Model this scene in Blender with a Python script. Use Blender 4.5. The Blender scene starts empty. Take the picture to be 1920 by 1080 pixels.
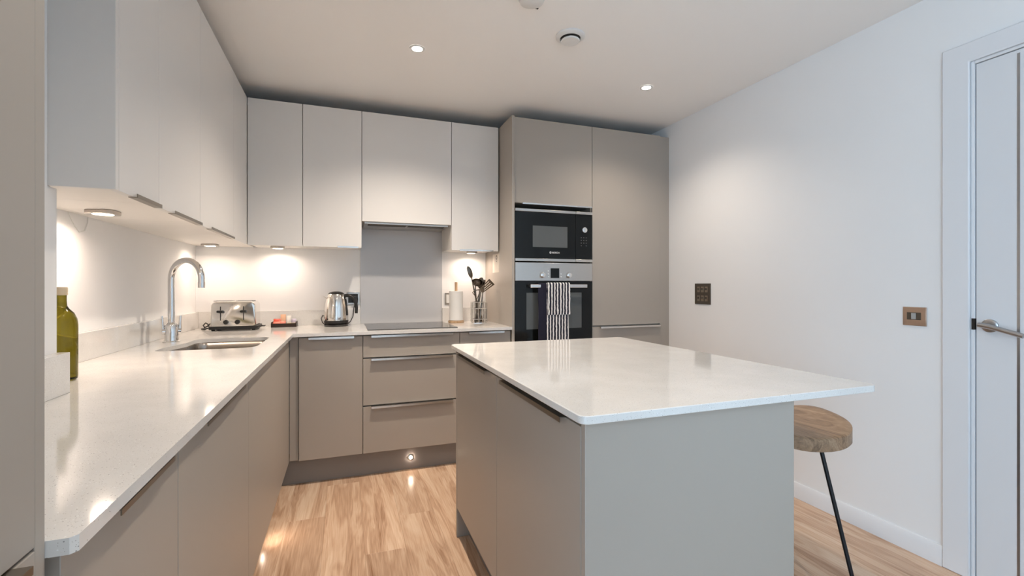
import bpy, bmesh, math, random
from mathutils import Vector, Matrix
random.seed(7)
PI = math.pi
S = bpy.context.scene
C = S.collection

# ------------------------------------------------------------------ camera
cam_d = bpy.data.cameras.new('camera'); cam = bpy.data.objects.new('camera', cam_d); C.objects.link(cam)
cam.location = (0, 0, 1.1922)
cam.rotation_euler = (PI/2, 0, -math.radians(19.8667))
cam_d.sensor_width = 36.0
cam_d.lens = 36.0*868.11/1920.0
cam_d.shift_y = -4.27/1920.0
cam_d.clip_start = 0.01
S.camera = cam

# ------------------------------------------------------------------ world, daylight, exposure
world = bpy.data.worlds.new('world'); S.world = world; world.use_nodes = True
bg = world.node_tree.nodes['Background']
bg.inputs[0].default_value = (0.56, 0.78, 1.0, 1); bg.inputs[1].default_value = 5.9
S.view_settings.view_transform = 'Standard'; S.view_settings.look = 'None'
S.view_settings.gamma = 1.0; S.view_settings.use_curve_mapping = False
S.view_settings.exposure = 0.57
# windows behind the camera: portals so that the sky through them is sampled well
for loc, rot, sz in (((-.96, -1.5, 1.15), (-PI/2, 0, PI/2), (2.3, 2.1)),):
    pd = bpy.data.lights.new('window_portal', 'AREA'); pd.shape = 'RECTANGLE'; pd.size, pd.size_y = sz
    pd.cycles.is_portal = True
    po = bpy.data.objects.new('window_portal', pd); C.objects.link(po)
    po.location = loc; po.rotation_euler = rot
DOWN_W, PUCK_W, PLINTH_W = 70.0, 1.0, 0.20
WARM = (1.0, 0.79, 0.645)

# ------------------------------------------------------------------ helpers
WL = {}
def link(o, parent, wl):
    C.objects.link(o); WL[o.name] = Vector(wl)
    if parent is not None:
        o.parent = parent; o.location = Vector(wl)-WL[parent.name]
    else: o.location = wl
def tag(o, label=None, cat=None, group=None, kind=None):
    if label: o['label'] = label
    if cat: o['category'] = cat
    if group: o['group'] = group
    if kind: o['kind'] = kind
    return o
def thing(name, loc, label, cat, group=None, kind=None):
    o = bpy.data.objects.new(name, None); o.empty_display_size = .05
    link(o, None, loc); return tag(o, label, cat, group, kind)
def part(name, bm, mat, parent=None, bevel=0, seg=2, ang=35, flat=False):
    me = bpy.data.meshes.new(name)
    bm.normal_update()
    xs = [v.co for v in bm.verts]
    o0 = Vector(((min(v.x for v in xs)+max(v.x for v in xs))/2, (min(v.y for v in xs)+max(v.y for v in xs))/2, min(v.z for v in xs)))
    bmesh.ops.translate(bm, verts=bm.verts, vec=-o0)
    bm.to_mesh(me); bm.free()
    if not flat:
        me.polygons.foreach_set('use_smooth', [True]*len(me.polygons))
        me.set_sharp_from_angle(angle=math.radians(ang))
    me.materials.append(mat)
    o = bpy.data.objects.new(name, me); link(o, parent, o0)
    if bevel:
        m = o.modifiers.new('bevel', 'BEVEL'); m.width = bevel; m.segments = seg; m.limit_method = 'ANGLE'; m.angle_limit = math.radians(40)
    return o
def box(bm, x0, x1, y0, y1, z0, z1):
    x0, x1 = sorted((x0, x1)); y0, y1 = sorted((y0, y1)); z0, z1 = sorted((z0, z1))
    v = [bm.verts.new((x, y, z)) for z in (z0, z1) for y in (y0, y1) for x in (x0, x1)]
    for f in ((0, 2, 3, 1), (4, 5, 7, 6), (0, 1, 5, 4), (2, 6, 7, 3), (0, 4, 6, 2), (1, 3, 7, 5)):
        bm.faces.new([v[i] for i in f])
    return v
def B(*a):
    bm = bmesh.new(); box(bm, *a); return bm
def ring(bm, c, u, v, r, n):
    return [bm.verts.new(c+u*(r*math.cos(2*PI*i/n))+v*(r*math.sin(2*PI*i/n))) for i in range(n)]
def bridge(bm, a, b):
    n = len(a)
    for i in range(n): bm.faces.new((a[i], a[(i+1) % n], b[(i+1) % n], b[i]))
def frame(d):
    d = d.normalized(); t = Vector((0, 0, 1)) if abs(d.z) < .9 else Vector((1, 0, 0))
    u = t.cross(d).normalized(); return u, d.cross(u)
def cyl(bm, p0, p1, r0, r1=None, n=24):
    p0, p1 = Vector(p0), Vector(p1); r1 = r0 if r1 is None else r1
    u, v = frame(p1-p0); a = ring(bm, p0, u, v, r0, n); b = ring(bm, p1, u, v, r1, n)
    bridge(bm, a, b); bm.faces.new(a[::-1]); bm.faces.new(b)
def tube(bm, pts, r, n=12, cap=True):
    pts = [Vector(p) for p in pts]; rs = r if isinstance(r, (list, tuple)) else [r]*len(pts)
    u = None; prev = None
    for i, p in enumerate(pts):
        d = (pts[min(i+1, len(pts)-1)]-pts[max(i-1, 0)]).normalized()
        if u is None: u, v = frame(d)
        else:
            u = (u-d*u.dot(d)).normalized(); v = d.cross(u)
        rg = ring(bm, p, u, v, rs[i], n)
        if prev: bridge(bm, prev, rg)
        elif cap: bm.faces.new(rg[::-1])
        prev = rg
    if cap: bm.faces.new(prev)
def lathe(bm, prof, c, n=32, axis='Z', caps=True):
    c = Vector(c); A = {'Z': (Vector((1, 0, 0)), Vector((0, 1, 0)), Vector((0, 0, 1))), '-Y': (Vector((1, 0, 0)), Vector((0, 0, 1)), Vector((0, -1, 0))), '-X': (Vector((0, -1, 0)), Vector((0, 0, 1)), Vector((-1, 0, 0)))}[axis]
    prev = None
    for r, h in prof:
        rg = ring(bm, c+A[2]*h, A[0], A[1], max(r, 1e-5), n)
        if prev: bridge(bm, prev, rg)
        elif caps: bm.faces.new(rg[::-1])
        prev = rg
    if caps: bm.faces.new(prev)
def rounded(poly, rad, n=6):
    out = []; m = len(poly)
    for i, p in enumerate(poly):
        r = rad[i] if isinstance(rad, (list, tuple)) else rad
        p = Vector(p); a = Vector(poly[i-1])-p; b = Vector(poly[(i+1) % m])-p
        if r <= 0: out.append(tuple(p)); continue
        a.normalize(); b.normalize(); th = a.angle(b); d = r/math.tan(th/2)
        s, e = p+a*d, p+b*d; bis = (a+b).normalized(); cc = p+bis*(r/math.sin(th/2))
        v0, v1 = s-cc, e-cc; tot = v0.angle(v1); sg = 1 if (v0.x*v1.y-v0.y*v1.x) > 0 else -1
        for k in range(n+1):
            t = sg*tot*k/n; q = Vector((v0.x*math.cos(t)-v0.y*math.sin(t), v0.x*math.sin(t)+v0.y*math.cos(t)))
            out.append(tuple(cc+q))
    return out
def prism(bm, outer, z0, z1, holes=(), axis='Z', at=0.0):
    """extrude a 2-D polygon (with holes); axis Z: (x,y); axis Y: (x,z) depth y; axis X: (y,z) depth x"""
    f3 = {'Z': lambda p, h: (p[0], p[1], h), 'Y': lambda p, h: (p[0], h, p[1]), 'X': lambda p, h: (h, p[0], p[1])}[axis]
    loops0, loops1 = [], []
    for lp in [outer]+list(holes):
        loops0.append([bm.verts.new(f3(p, z0)) for p in lp]); loops1.append([bm.verts.new(f3(p, z1)) for p in lp])
    new = []
    for a, b in zip(loops0, loops1):
        n = len(a)
        for i in range(n): new.append(bm.faces.new((a[i], a[(i+1) % n], b[(i+1) % n], b[i])))
    for loops in (loops0, loops1):
        if not holes: new.append(bm.faces.new(loops[0]))
        else:
            ed = []
            for l in loops:
                for i in range(len(l)):
                    ed.append(bm.edges.get((l[i], l[(i+1) % len(l)])))
            r = bmesh.ops.triangle_fill(bm, use_beauty=True, use_dissolve=False, edges=ed)
            new += [g for g in r['geom'] if isinstance(g, bmesh.types.BMFace)]
    bmesh.ops.recalc_face_normals(bm, faces=bm.faces[:])
def NB(): return bmesh.new()
def text_mesh(txt, size):
    cu = bpy.data.curves.new('lettering', 'FONT'); cu.body = txt; cu.size = size; cu.offset = size*.018; cu.extrude = .0004
    cu.align_x = 'LEFT'
    o = bpy.data.objects.new('tmp', cu); C.objects.link(o)
    dg = bpy.context.evaluated_depsgraph_get(); me = bpy.data.meshes.new_from_object(o.evaluated_get(dg))
    bpy.data.objects.remove(o); bm = NB(); bm.from_mesh(me); bpy.data.meshes.remove(me)
    return bm

# ------------------------------------------------------------------ materials
def srgb(*c):
    return tuple((x/255/12.92 if x/255 <= .04045 else ((x/255+.055)/1.055)**2.4) for x in c)+(1,)
MT = {}
def mat(name, col, rough=.5, metal=0., spec=.5, noise=0., nscale=40., bump=0., bscale=200., aniso=None, coat=0., trans=0., ior=1.45):
    m = bpy.data.materials.new(name); m.use_nodes = True; nt = m.node_tree; p = nt.nodes['Principled BSDF']
    if len(col) == 3: col = (*col, 1)
    p.inputs['Base Color'].default_value = col; p.inputs['Roughness'].default_value = rough; p.inputs['Metallic'].default_value = metal
    p.inputs['Specular IOR Level'].default_value = spec; p.inputs['IOR'].default_value = ior
    p.inputs['Coat Weight'].default_value = coat; p.inputs['Coat Roughness'].default_value = .08
    p.inputs['Transmission Weight'].default_value = trans
    tc = nt.nodes.new('ShaderNodeTexCoord')
    if noise:
        n = nt.nodes.new('ShaderNodeTexNoise'); n.inputs['Scale'].default_value = nscale; n.inputs['Detail'].default_value = 4
        mp = nt.nodes.new('ShaderNodeMapping'); nt.links.new(tc.outputs['Object'], mp.inputs[0]); nt.links.new(mp.outputs[0], n.inputs['Vector'])
        if aniso: mp.inputs['Scale'].default_value = aniso
        mx = nt.nodes.new('ShaderNodeMix'); mx.data_type = 'RGBA'
        mx.inputs[6].default_value = tuple(c*(1-noise) for c in col[:3])+(1,); mx.inputs[7].default_value = tuple(min(1, c*(1+noise)) for c in col[:3])+(1,)
        nt.links.new(n.outputs[0], mx.inputs[0]); nt.links.new(mx.outputs[2], p.inputs['Base Color'])
    if bump:
        n2 = nt.nodes.new('ShaderNodeTexNoise'); n2.inputs['Scale'].default_value = bscale; nt.links.new(tc.outputs['Object'], n2.inputs['Vector'])
        if aniso:
            mp2 = nt.nodes.new('ShaderNodeMapping'); mp2.inputs['Scale'].default_value = aniso
            nt.links.new(tc.outputs['Object'], mp2.inputs[0]); nt.links.new(mp2.outputs[0], n2.inputs['Vector'])
        b = nt.nodes.new('ShaderNodeBump'); b.inputs['Strength'].default_value = bump; b.inputs['Distance'].default_value = .001
        nt.links.new(n2.outputs[0], b.inputs['Height']); nt.links.new(b.outputs[0], p.inputs['Normal'])
    MT[name] = m; return m
def emit(name, col, s):
    m = bpy.data.materials.new(name); m.use_nodes = True; p = m.node_tree.nodes['Principled BSDF']
    p.inputs['Base Color'].default_value = (.9, .9, .9, 1); p.inputs['Emission Color'].default_value = (*col, 1); p.inputs['Emission Strength'].default_value = s
    MT[name] = m; return m

wall_m = mat('wall_paint', (.86, .86, .86), .75, noise=.012, nscale=3, bump=.05, bscale=300)
ceil_m = mat('ceiling_paint', (.93, .92, .905), .85, noise=.01, nscale=2, bump=.04, bscale=300)
gloss_white = mat('white_gloss_paint', (.78, .79, .81), .35, noise=.01, nscale=6)
door_m = mat('white_door_paint', (.74, .75, .77), .38, noise=.01, nscale=5)
lightgrey = mat('pale_grey_matt_lacquer', (.755, .74, .72), .42, noise=.01, nscale=4)
greige = mat('warm_grey_matt_lacquer', (.40, .36, .315), .40, noise=.015, nscale=4)
plinth_m = mat('grey_plinth_lacquer', (.26, .24, .225), .42, noise=.02, nscale=6)
carc_m = mat('white_melamine', (.80, .775, .74), .45, noise=.01, nscale=8)
dark_m = mat('dark_board_and_gap_shade', (.10, .09, .08), .6, noise=.03, nscale=10)
steel = mat('brushed_steel', (.55, .515, .48), .28, 1., noise=.08, nscale=30, aniso=(1, 60, 60), bump=.05, bscale=60)
handle_m = mat('satin_aluminium', (.72, .70, .68), .25, 1., noise=.04, nscale=50)
shaded_handle_m = mat('shaded_aluminium_handle', (.27, .24, .205), .33, 1., noise=.05, nscale=50)  # same metal as the back-run handles, darkened to imitate dark reflections
chrome = mat('polished_chrome', (.78, .77, .76), .06, 1., noise=.01, nscale=10)
mirror = mat('polished_steel', (.80, .77, .73), .10, 1., noise=.02, nscale=8)
black_pl = mat('black_plastic', (.018, .017, .016), .35, noise=.1, nscale=30)
black_gl = mat('black_appliance_glass', (.009, .010, .010), .07, noise=.05, nscale=5, spec=.28)
reflection_gl = mat('reflection_grey_glass', (.105, .112, .112), .12, noise=.04, nscale=12)  # grey mesh screen, lightened to imitate reflections in both appliance windows
sink_m = mat('satin_sink_steel', (.40, .36, .32), .24, 1., noise=.06, nscale=30)
greysteel = mat('satin_grey_steel', (.42, .42, .43), .32, 1., noise=.05, nscale=40)
hob_m = mat('grey_ceramic_glass', (.05, .048, .046), .12, noise=.06, nscale=10, spec=.7)
splash_m = mat('grey_back_painted_glass', (.56, .56, .57), .10, noise=.01, nscale=3, spec=.5)
white_pl = mat('white_plastic', (.78, .78, .77), .4, noise=.01, nscale=20)
bronze = mat('brushed_bronze_plate', (.36, .29, .22), .33, .9, noise=.1, nscale=40, aniso=(1, 50, 1))
dkbronze = mat('dark_bronze_plate', (.115, .095, .075), .38, .6, noise=.1, nscale=40)
copper = mat('satin_copper_plate', (.46, .35, .28), .32, .9, noise=.08, nscale=40, aniso=(1, 40, 1))
paper = mat('paper_towel', (.82, .80, .77), .9, noise=.02, nscale=60, bump=.4, bscale=120)
sticker_m = mat('cream_paper_label', (.74, .68, .60), .6, noise=.02, nscale=30)
print_dk = mat('dark_print', (.10, .085, .07), .6, noise=.05, nscale=30)
letter_m = mat('silver_print', (.80, .80, .80), .4, noise=.01, nscale=30)
traym = mat('dark_stained_wood', (.028, .014, .009), .4, noise=.4, nscale=30, aniso=(1, 12, 12))
redp = mat('red_foil', (.62, .075, .04), .35, noise=.12, nscale=60)
coralp = mat('coral_paper', (.75, .22, .15), .45, noise=.1, nscale=60)
peachp = mat('peach_paper', (.78, .47, .30), .5, noise=.1, nscale=60)
whitep = mat('white_paper', (.80, .74, .68), .5, noise=.04, nscale=60)
lilacp = mat('lilac_foil', (.52, .46, .56), .35, noise=.1, nscale=60)
goldp = mat('gold_foil', (.66, .48, .20), .3, .3, noise=.15, nscale=60)
blackmetal = mat('black_powder_coat', (.012, .013, .016), .32, .3, noise=.1, nscale=60)
utensil_m = mat('dark_steel_utensil', (.17, .145, .12), .25, 1., noise=.05, nscale=30)
bottle_m = mat('olive_green_glass', (.17, .145, .012), .04, noise=.05, nscale=6, trans=1., ior=1.3)
cap_m = mat('beige_bottle_cap', (.66, .54, .38), .4, noise=.05, nscale=40)
navy = mat('navy_cloth', (.012, .012, .028), .9, noise=.2, nscale=150, bump=.4, bscale=600)
glow = emit('lamp_lens', (1, .86, .66), 14.0)
glow_p = emit('plinth_lens', (1, .86, .62), 30.0)
glow_d = emit('downlight_lens', (1, .95, .86), 20.0)

def quartz():
    m = bpy.data.materials.new('white_quartz'); m.use_nodes = True; nt = m.node_tree; p = nt.nodes['Principled BSDF']; N = nt.nodes.new; L = nt.links.new
    geo = N('ShaderNodeNewGeometry')
    base = N('ShaderNodeTexNoise'); base.inputs['Scale'].default_value = 9; base.inputs['Detail'].default_value = 5; L(geo.outputs['Position'], base.inputs['Vector'])
    r0 = N('ShaderNodeValToRGB'); r0.color_ramp.elements[0].position = .35; r0.color_ramp.elements[1].position = .65
    r0.color_ramp.elements[0].color = (.715, .70, .675, 1); r0.color_ramp.elements[1].color = (.76, .745, .72, 1); L(base.outputs[0], r0.inputs[0])
    last = r0.outputs[0]
    for sc, thr, col, dens in ((190, .16, (.34, .33, .32, 1), .60), (330, .2, (.50, .47, .44, 1), .5), (150, .14, (.90, .90, .89, 1), .5)):
        vo = N('ShaderNodeTexVoronoi'); vo.inputs['Scale'].default_value = sc; vo.inputs['Randomness'].default_value = 1; L(geo.outputs['Position'], vo.inputs['Vector'])
        lt = N('ShaderNodeMath'); lt.operation = 'LESS_THAN'; lt.inputs[1].default_value = thr; L(vo.outputs['Distance'], lt.inputs[0])
        sx = N('ShaderNodeSeparateColor'); L(vo.outputs['Color'], sx.inputs[0])
        gt = N('ShaderNodeMath'); gt.operation = 'GREATER_THAN'; gt.inputs[1].default_value = dens; L(sx.outputs[0], gt.inputs[0])
        mu = N('ShaderNodeMath'); mu.operation = 'MULTIPLY'; L(lt.outputs[0], mu.inputs[0]); L(gt.outputs[0], mu.inputs[1])
        mx = N('ShaderNodeMix'); mx.data_type = 'RGBA'; L(mu.outputs[0], mx.inputs[0]); L(last, mx.inputs[6]); mx.inputs[7].default_value = col
        last = mx.outputs[2]
    L(last, p.inputs['Base Color']); p.inputs['Roughness'].default_value = .08; p.inputs['Specular IOR Level'].default_value = .5
    return m
quartz_m = quartz()

def wood(name, c_dark, c_mid, c_light, rough, ring_scale, stretch, rand=True, rg_amp=.20):
    m = bpy.data.materials.new(name); m.use_nodes = True; nt = m.node_tree; p = nt.nodes['Principled BSDF']; N = nt.nodes.new; L = nt.links.new
    tc = N('ShaderNodeTexCoord'); oi = N('ShaderNodeObjectInfo')
    cb = N('ShaderNodeCombineXYZ')
    for i, k in enumerate((37., 91., 53.)):
        mu = N('ShaderNodeMath'); mu.operation = 'MULTIPLY'; mu.inputs[1].default_value = k if rand else 0; L(oi.outputs['Random'], mu.inputs[0]); L(mu.outputs[0], cb.inputs[i])
    ad = N('ShaderNodeVectorMath'); ad.operation = 'ADD'; L(tc.outputs['Object'], ad.inputs[0]); L(cb.outputs[0], ad.inputs[1])
    mp = N('ShaderNodeMapping'); mp.inputs['Scale'].default_value = stretch; L(ad.outputs[0], mp.inputs[0])
    # large soft figure
    n1 = N('ShaderNodeTexNoise'); n1.inputs['Scale'].default_value = ring_scale; n1.inputs['Detail'].default_value = 3; n1.inputs['Distortion'].default_value = 1.2; L(mp.outputs[0], n1.inputs['Vector'])
    # cathedral rings: contour lines of the soft noise
    mm = N('ShaderNodeMath'); mm.operation = 'MULTIPLY'; mm.inputs[1].default_value = 17; L(n1.outputs[0], mm.inputs[0])
    fr = N('ShaderNodeMath'); fr.operation = 'PINGPONG'; fr.inputs[1].default_value = 1.; L(mm.outputs[0], fr.inputs[0])
    # fine grain
    mp2 = N('ShaderNodeMapping'); mp2.inputs['Scale'].default_value = tuple(s*(9 if s > .9 else 3) for s in stretch); L(ad.outputs[0], mp2.inputs[0])
    n2 = N('ShaderNodeTexNoise'); n2.inputs['Scale'].default_value = ring_scale*2.2; n2.inputs['Detail'].default_value = 6; L(mp2.outputs[0], n2.inputs['Vector'])
    a = N('ShaderNodeMath'); a.operation = 'MULTIPLY_ADD'; a.inputs[1].default_value = rg_amp; L(fr.outputs[0], a.inputs[0])
    b = N('ShaderNodeMath'); b.operation = 'MULTIPLY_ADD'; b.inputs[1].default_value = .95; b.inputs[2].default_value = -.30; L(n1.outputs[0], b.inputs[0]); L(b.outputs[0], a.inputs[2])
    c = N('ShaderNodeMath'); c.operation = 'MULTIPLY_ADD'; c.inputs[1].default_value = .42; L(n2.outputs[0], c.inputs[0]); L(a.outputs[0], c.inputs[2])
    rp = N('ShaderNodeValToRGB'); e = rp.color_ramp.elements; e[0].position = .18; e[0].color = (*c_dark, 1); e[1].position = .78; e[1].color = (*c_light, 1)
    k = e.new(.48); k.color = (*c_mid, 1); L(c.outputs[0], rp.inputs[0])
    hv = N('ShaderNodeHueSaturation'); L(rp.outputs[0], hv.inputs['Color'])
    if rand:
        v = N('ShaderNodeMapRange'); v.inputs[3].default_value = .94; v.inputs[4].default_value = 1.07; L(oi.outputs['Random'], v.inputs[0]); L(v.outputs[0], hv.inputs['Value'])
    L(hv.outputs[0], p.inputs['Base Color'])
    bp = N('ShaderNodeBump'); bp.inputs['Strength'].default_value = .12; bp.inputs['Distance'].default_value = .0006; L(n2.outputs[0], bp.inputs['Height']); L(bp.outputs[0], p.inputs['Normal'])
    p.inputs['Roughness'].default_value = rough
    MT[name] = m; return m
oak = wood('oak_plank', (.33, .18, .10), (.62, .42, .285), (.80, .62, .46), .25, 3.2, (3.4, .30, 1.0), True, .13)
seatwood = wood('acacia_seat', (.13, .075, .04), (.30, .185, .105), (.46, .31, .19), .42, 5.0, (2.2, .45, 2.2), rand=False)
pegwood = wood('pale_wood', (.36, .22, .12), (.50, .33, .19), (.60, .42, .26), .5, 10, (2.2, 2.2, .4), rand=False)

def stripes():
    m = bpy.data.materials.new('navy_white_stripe_cloth'); m.use_nodes = True; nt = m.node_tree; p = nt.nodes['Principled BSDF']; N = nt.nodes.new; L = nt.links.new
    tc = N('ShaderNodeTexCoord'); sp = N('ShaderNodeSeparateXYZ'); L(tc.outputs['Object'], sp.inputs[0])
    no = N('ShaderNodeTexNoise'); no.inputs['Scale'].default_value = 45; L(tc.outputs['Object'], no.inputs['Vector'])
    w = N('ShaderNodeMath'); w.operation = 'MULTIPLY_ADD'; w.inputs[1].default_value = .009; L(no.outputs[0], w.inputs[0]); L(sp.outputs[0], w.inputs[2])
    d = N('ShaderNodeMath'); d.operation = 'MULTIPLY'; d.inputs[1].default_value = 1/.0228; L(w.outputs[0], d.inputs[0])
    f = N('ShaderNodeMath'); f.operation = 'FRACT'; L(d.outputs[0], f.inputs[0])
    g = N('ShaderNodeMath'); g.operation = 'GREATER_THAN'; g.inputs[1].default_value = .56; L(f.outputs[0], g.inputs[0])
    mx = N('ShaderNodeMix'); mx.data_type = 'RGBA'; mx.inputs[6].default_value = (.012, .012, .028, 1); mx.inputs[7].default_value = (.82, .80, .78, 1)
    L(g.outputs[0], mx.inputs[0]); L(mx.outputs[2], p.inputs['Base Color']); p.inputs['Roughness'].default_value = .9
    return m
stripe_m = stripes()
def pane():
    m = bpy.data.materials.new('window_pane'); m.use_nodes = True; nt = m.node_tree; N = nt.nodes.new; L = nt.links.new
    out = nt.nodes['Material Output']; nt.nodes.remove(nt.nodes['Principled BSDF'])
    t = N('ShaderNodeBsdfTransparent'); g = N('ShaderNodeBsdfGlossy'); g.inputs['Roughness'].default_value = .02
    mx = N('ShaderNodeMixShader'); mx.inputs[0].default_value = .06; L(t.outputs[0], mx.inputs[1]); L(g.outputs[0], mx.inputs[2]); L(mx.outputs[0], out.inputs[0])
    return m
pane_m = pane()

# ------------------------------------------------------------------ dimensions
XL, YB, XR, ZC, YR = -.935, 3.62, 2.398, 2.45, -3.2
XU, YU, ZUT, ZUB = -.5693, 3.255, 2.36, 1.445
XD, YD, ZD = -.3077, 3.0, .155
XW, YW, ZW, TW = -.284, 2.976, .91, .019
T = .019       # front thickness
G = .0018      # half gap between fronts

# ------------------------------------------------------------------ structure
fl = part('floor', B(XL-.1, XR+.2, YR-.1, YB+.1, -.10, -.008), dark_m, flat=True); tag(fl, kind='structure', label='oak plank floor of the kitchen')
PW = .18
x = .084-PW*6; row = 0
starts = {6: [2.149-1.29*4, 2.149-1.29*3, 2.149-1.29*2, 2.149-1.29, 2.149, 3.439]}
cache = {}
while x < XR+.02:
    x0, x1 = max(x, XL-.02), min(x+PW, XR+.02)
    if row == 6: ys = [2.149+1.29*k for k in range(-5, 3)]
    else:
        off = (row*.437+random.random()*.3) % 1.29; ys = [YR-1.29+off+1.29*k for k in range(0, 8)]
    for y in ys:
        y0, y1 = max(y, YR-.02), min(y+1.29, YB+.02)
        if y1-y0 < .03: continue
        key = (round(x1-x0, 4), round(y1-y0, 4))
        if key not in cache:
            bm = NB(); g = .0002; box(bm, -(x1-x0)/2+g, (x1-x0)/2-g, -(y1-y0)/2+g, (y1-y0)/2-g, -.008, 0)
            top = [e for e in bm.edges if all(v.co.z > -.001 for v in e.verts)]
            bmesh.ops.bevel(bm, geom=top, offset=.0004, segments=1, affect='EDGES')
            me = bpy.data.meshes.new('plank'); bm.to_mesh(me); bm.free(); me.materials.append(oak); cache[key] = me
        o = bpy.data.objects.new('plank', cache[key]); link(o, fl, ((x0+x1)/2, (y0+y1)/2, 0))
    x += PW; row += 1

def struct(name, bm, m, label=None, bevel=0):
    o = part(name, bm, m, None, bevel); return tag(o, kind='structure', label=label)
struct('ceiling', B(XL-.1, XR+.2, YR-.1, YB+.1, ZC, ZC+.1), ceil_m, 'white painted plaster ceiling')
struct('wall_back', B(XL-.1, XR+.2, YB, YB+.1, -.008, ZC), wall_m, 'white wall behind the hob run')
LY0, LY1 = -2.65, -.35
bm = NB(); box(bm, XL-.15, XL, YR, LY0, -.008, ZC); box(bm, XL-.15, XL, LY1, YB, -.008, ZC); box(bm, XL-.15, XL, LY0, LY1, -.008, .1); box(bm, XL-.15, XL, LY0, LY1, 2.2, ZC)
struct('wall_left', bm, wall_m, 'white wall behind the sink run')
bm = NB(); box(bm, XL, -.71, .66, 1.547, -.008, 1.446); box(bm, XL, -.71, .66, 1.5065, 1.446, ZC)
struct('wall_pier', bm, wall_m, 'white boxed-out wall pier beside the olive bottle')
DY0, DY1, DZ = .33, 1.137, 2.102
bm = NB(); box(bm, XR, XR+.12, YR, DY0, -.008, ZC); box(bm, XR, XR+.12, DY1, YB, -.008, ZC); box(bm, XR, XR+.12, DY0, DY1, DZ, ZC)
struct('wall_right', bm, wall_m, 'plain white wall with switch plates and door')
struct('wall_rear', B(XL-.15, XR+.12, YR-.15, YR, -.008, ZC), wall_m, 'plain white wall behind the camera')
w = part('window_1', B(XL-.09, XL-.085, LY0, LY1, .1, 2.2), pane_m, flat=True); tag(w, kind='structure', label='tall balcony glazing in the left wall behind the camera')
bm = NB()
for a in ((LY0, LY0+.06, .1, 2.2), (LY1-.06, LY1, .1, 2.2), (-1.53, -1.47, .16, 2.14), (LY0+.06, LY1-.06, .1, .16), (LY0+.06, LY1-.06, 2.14, 2.2)): box(bm, XL-.12, XL-.06, a[0], a[1], a[2], a[3])
part('window_frame', bm, gloss_white, w)
prof = [(0, 0), (.015, 0), (.015, .068), (.006, .084), (0, .084)]
def skirt(name, y0, y1, label):
    bm = NB(); prism(bm, [(XR-a, b) for a, b in prof], y0, y1, axis='Y'); return struct(name, bm, gloss_white, label)
skirt('baseboard_right', 1.228, 2.98, 'white skirting board along the right wall')
skirt('baseboard_right_rear', YR, .24, 'white skirting board beyond the door')

# door with lining, architrave, leaf, inlay, lever
d = thing('door_1', (XR, .73, 0), 'white flush internal door with lever handle on the right wall', None, kind='structure')
bm = NB()
AW = .091
prism(bm, [(DY0-AW, 0), (DY0, 0), (DY0, DZ), (DY1, DZ), (DY1, 0), (DY1+AW, 0), (DY1+AW, DZ+.08), (DY0-AW, DZ+.08)], XR-.016, XR, axis='X')
part('architrave', bm, gloss_white, d, .004)
bm = NB(); box(bm, XR-.004, XR+.12, DY1-.013, DY1-.0005, 0, DZ-.0005); box(bm, XR-.004, XR+.12, DY0+.0005, DY0+.013, 0, DZ-.0005); box(bm, XR-.004, XR+.12, DY0+.013, DY1-.013, DZ-.013, DZ-.0005)
part('door_lining', bm, gloss_white, d, .0015)
lf = part('door_leaf', B(XR-.002, XR+.038, DY0+.017, DY1-.0165, .005, DZ-.0165), door_m, d, .0015)
part('inlay_strip', B(XR-.0035, XR-.0018, .991, .999, .02, DZ-.03), greysteel, lf)
part('gap_shade_sheet', B(XR+.05, XR+.06, DY0+.013, DY1-.0131, .0, DZ-.0131), dark_m, d)  # dark sheet behind the whole leaf, standing in for shade in the gap
part('strike_plate', B(XR-.007, XR+.004, DY1-.014, DY1-.004, 1.015, 1.06), black_pl, d)
h = part('lever_rose', (lambda b: (lathe(b, [(.026, 0), (.026, .006), (.022, .009), (.012, .0095)], (XR-.002, 1.077, 1.034), 32, '-X'), b)[1])(NB()), greysteel, lf)
bm = NB(); cyl(bm, (XR, 1.077, 1.034), (2.352, 1.077, 1.034), .009); tube(bm, [(2.352, 1.093, 1.038), (2.350, 1.06, 1.0335), (2.349, 1.035, 1.027), (2.350, .962, 1.006)], .0095, 16)
part('lever_handle', bm, greysteel, lf)

# ------------------------------------------------------------------ cabinetry helpers
def lip_h(x0, x1, y, z, up=True):
    """edge-pull profile facing -Y; up: sits on a door's top edge, else under its bottom edge"""
    bm = NB(); s = 1 if up else -1
    box(bm, x0, x1, y-.0205, y+.012, z-.0008, z+.0012)
    box(bm, x0, x1, y-.0225, y-.0205, z-.0115 if up else z-.001, z+.0012 if up else z+.0105)
    return bm
def lip_v(y0, y1, x, z, up=True, sgn=1, w=.0205):
    """edge-pull profile facing +X (sgn=1) or -X (sgn=-1)"""
    bm = NB()
    box(bm, x-sgn*.012, x+sgn*w, y0, y1, z-.0008, z+.0012)
    box(bm, x+sgn*w, x+sgn*(w+.002), y0, y1, z-(.0115 if sgn < 0 else .0075) if up else z-.001, z+.0012 if up else z+.0105)
    return bm

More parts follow.
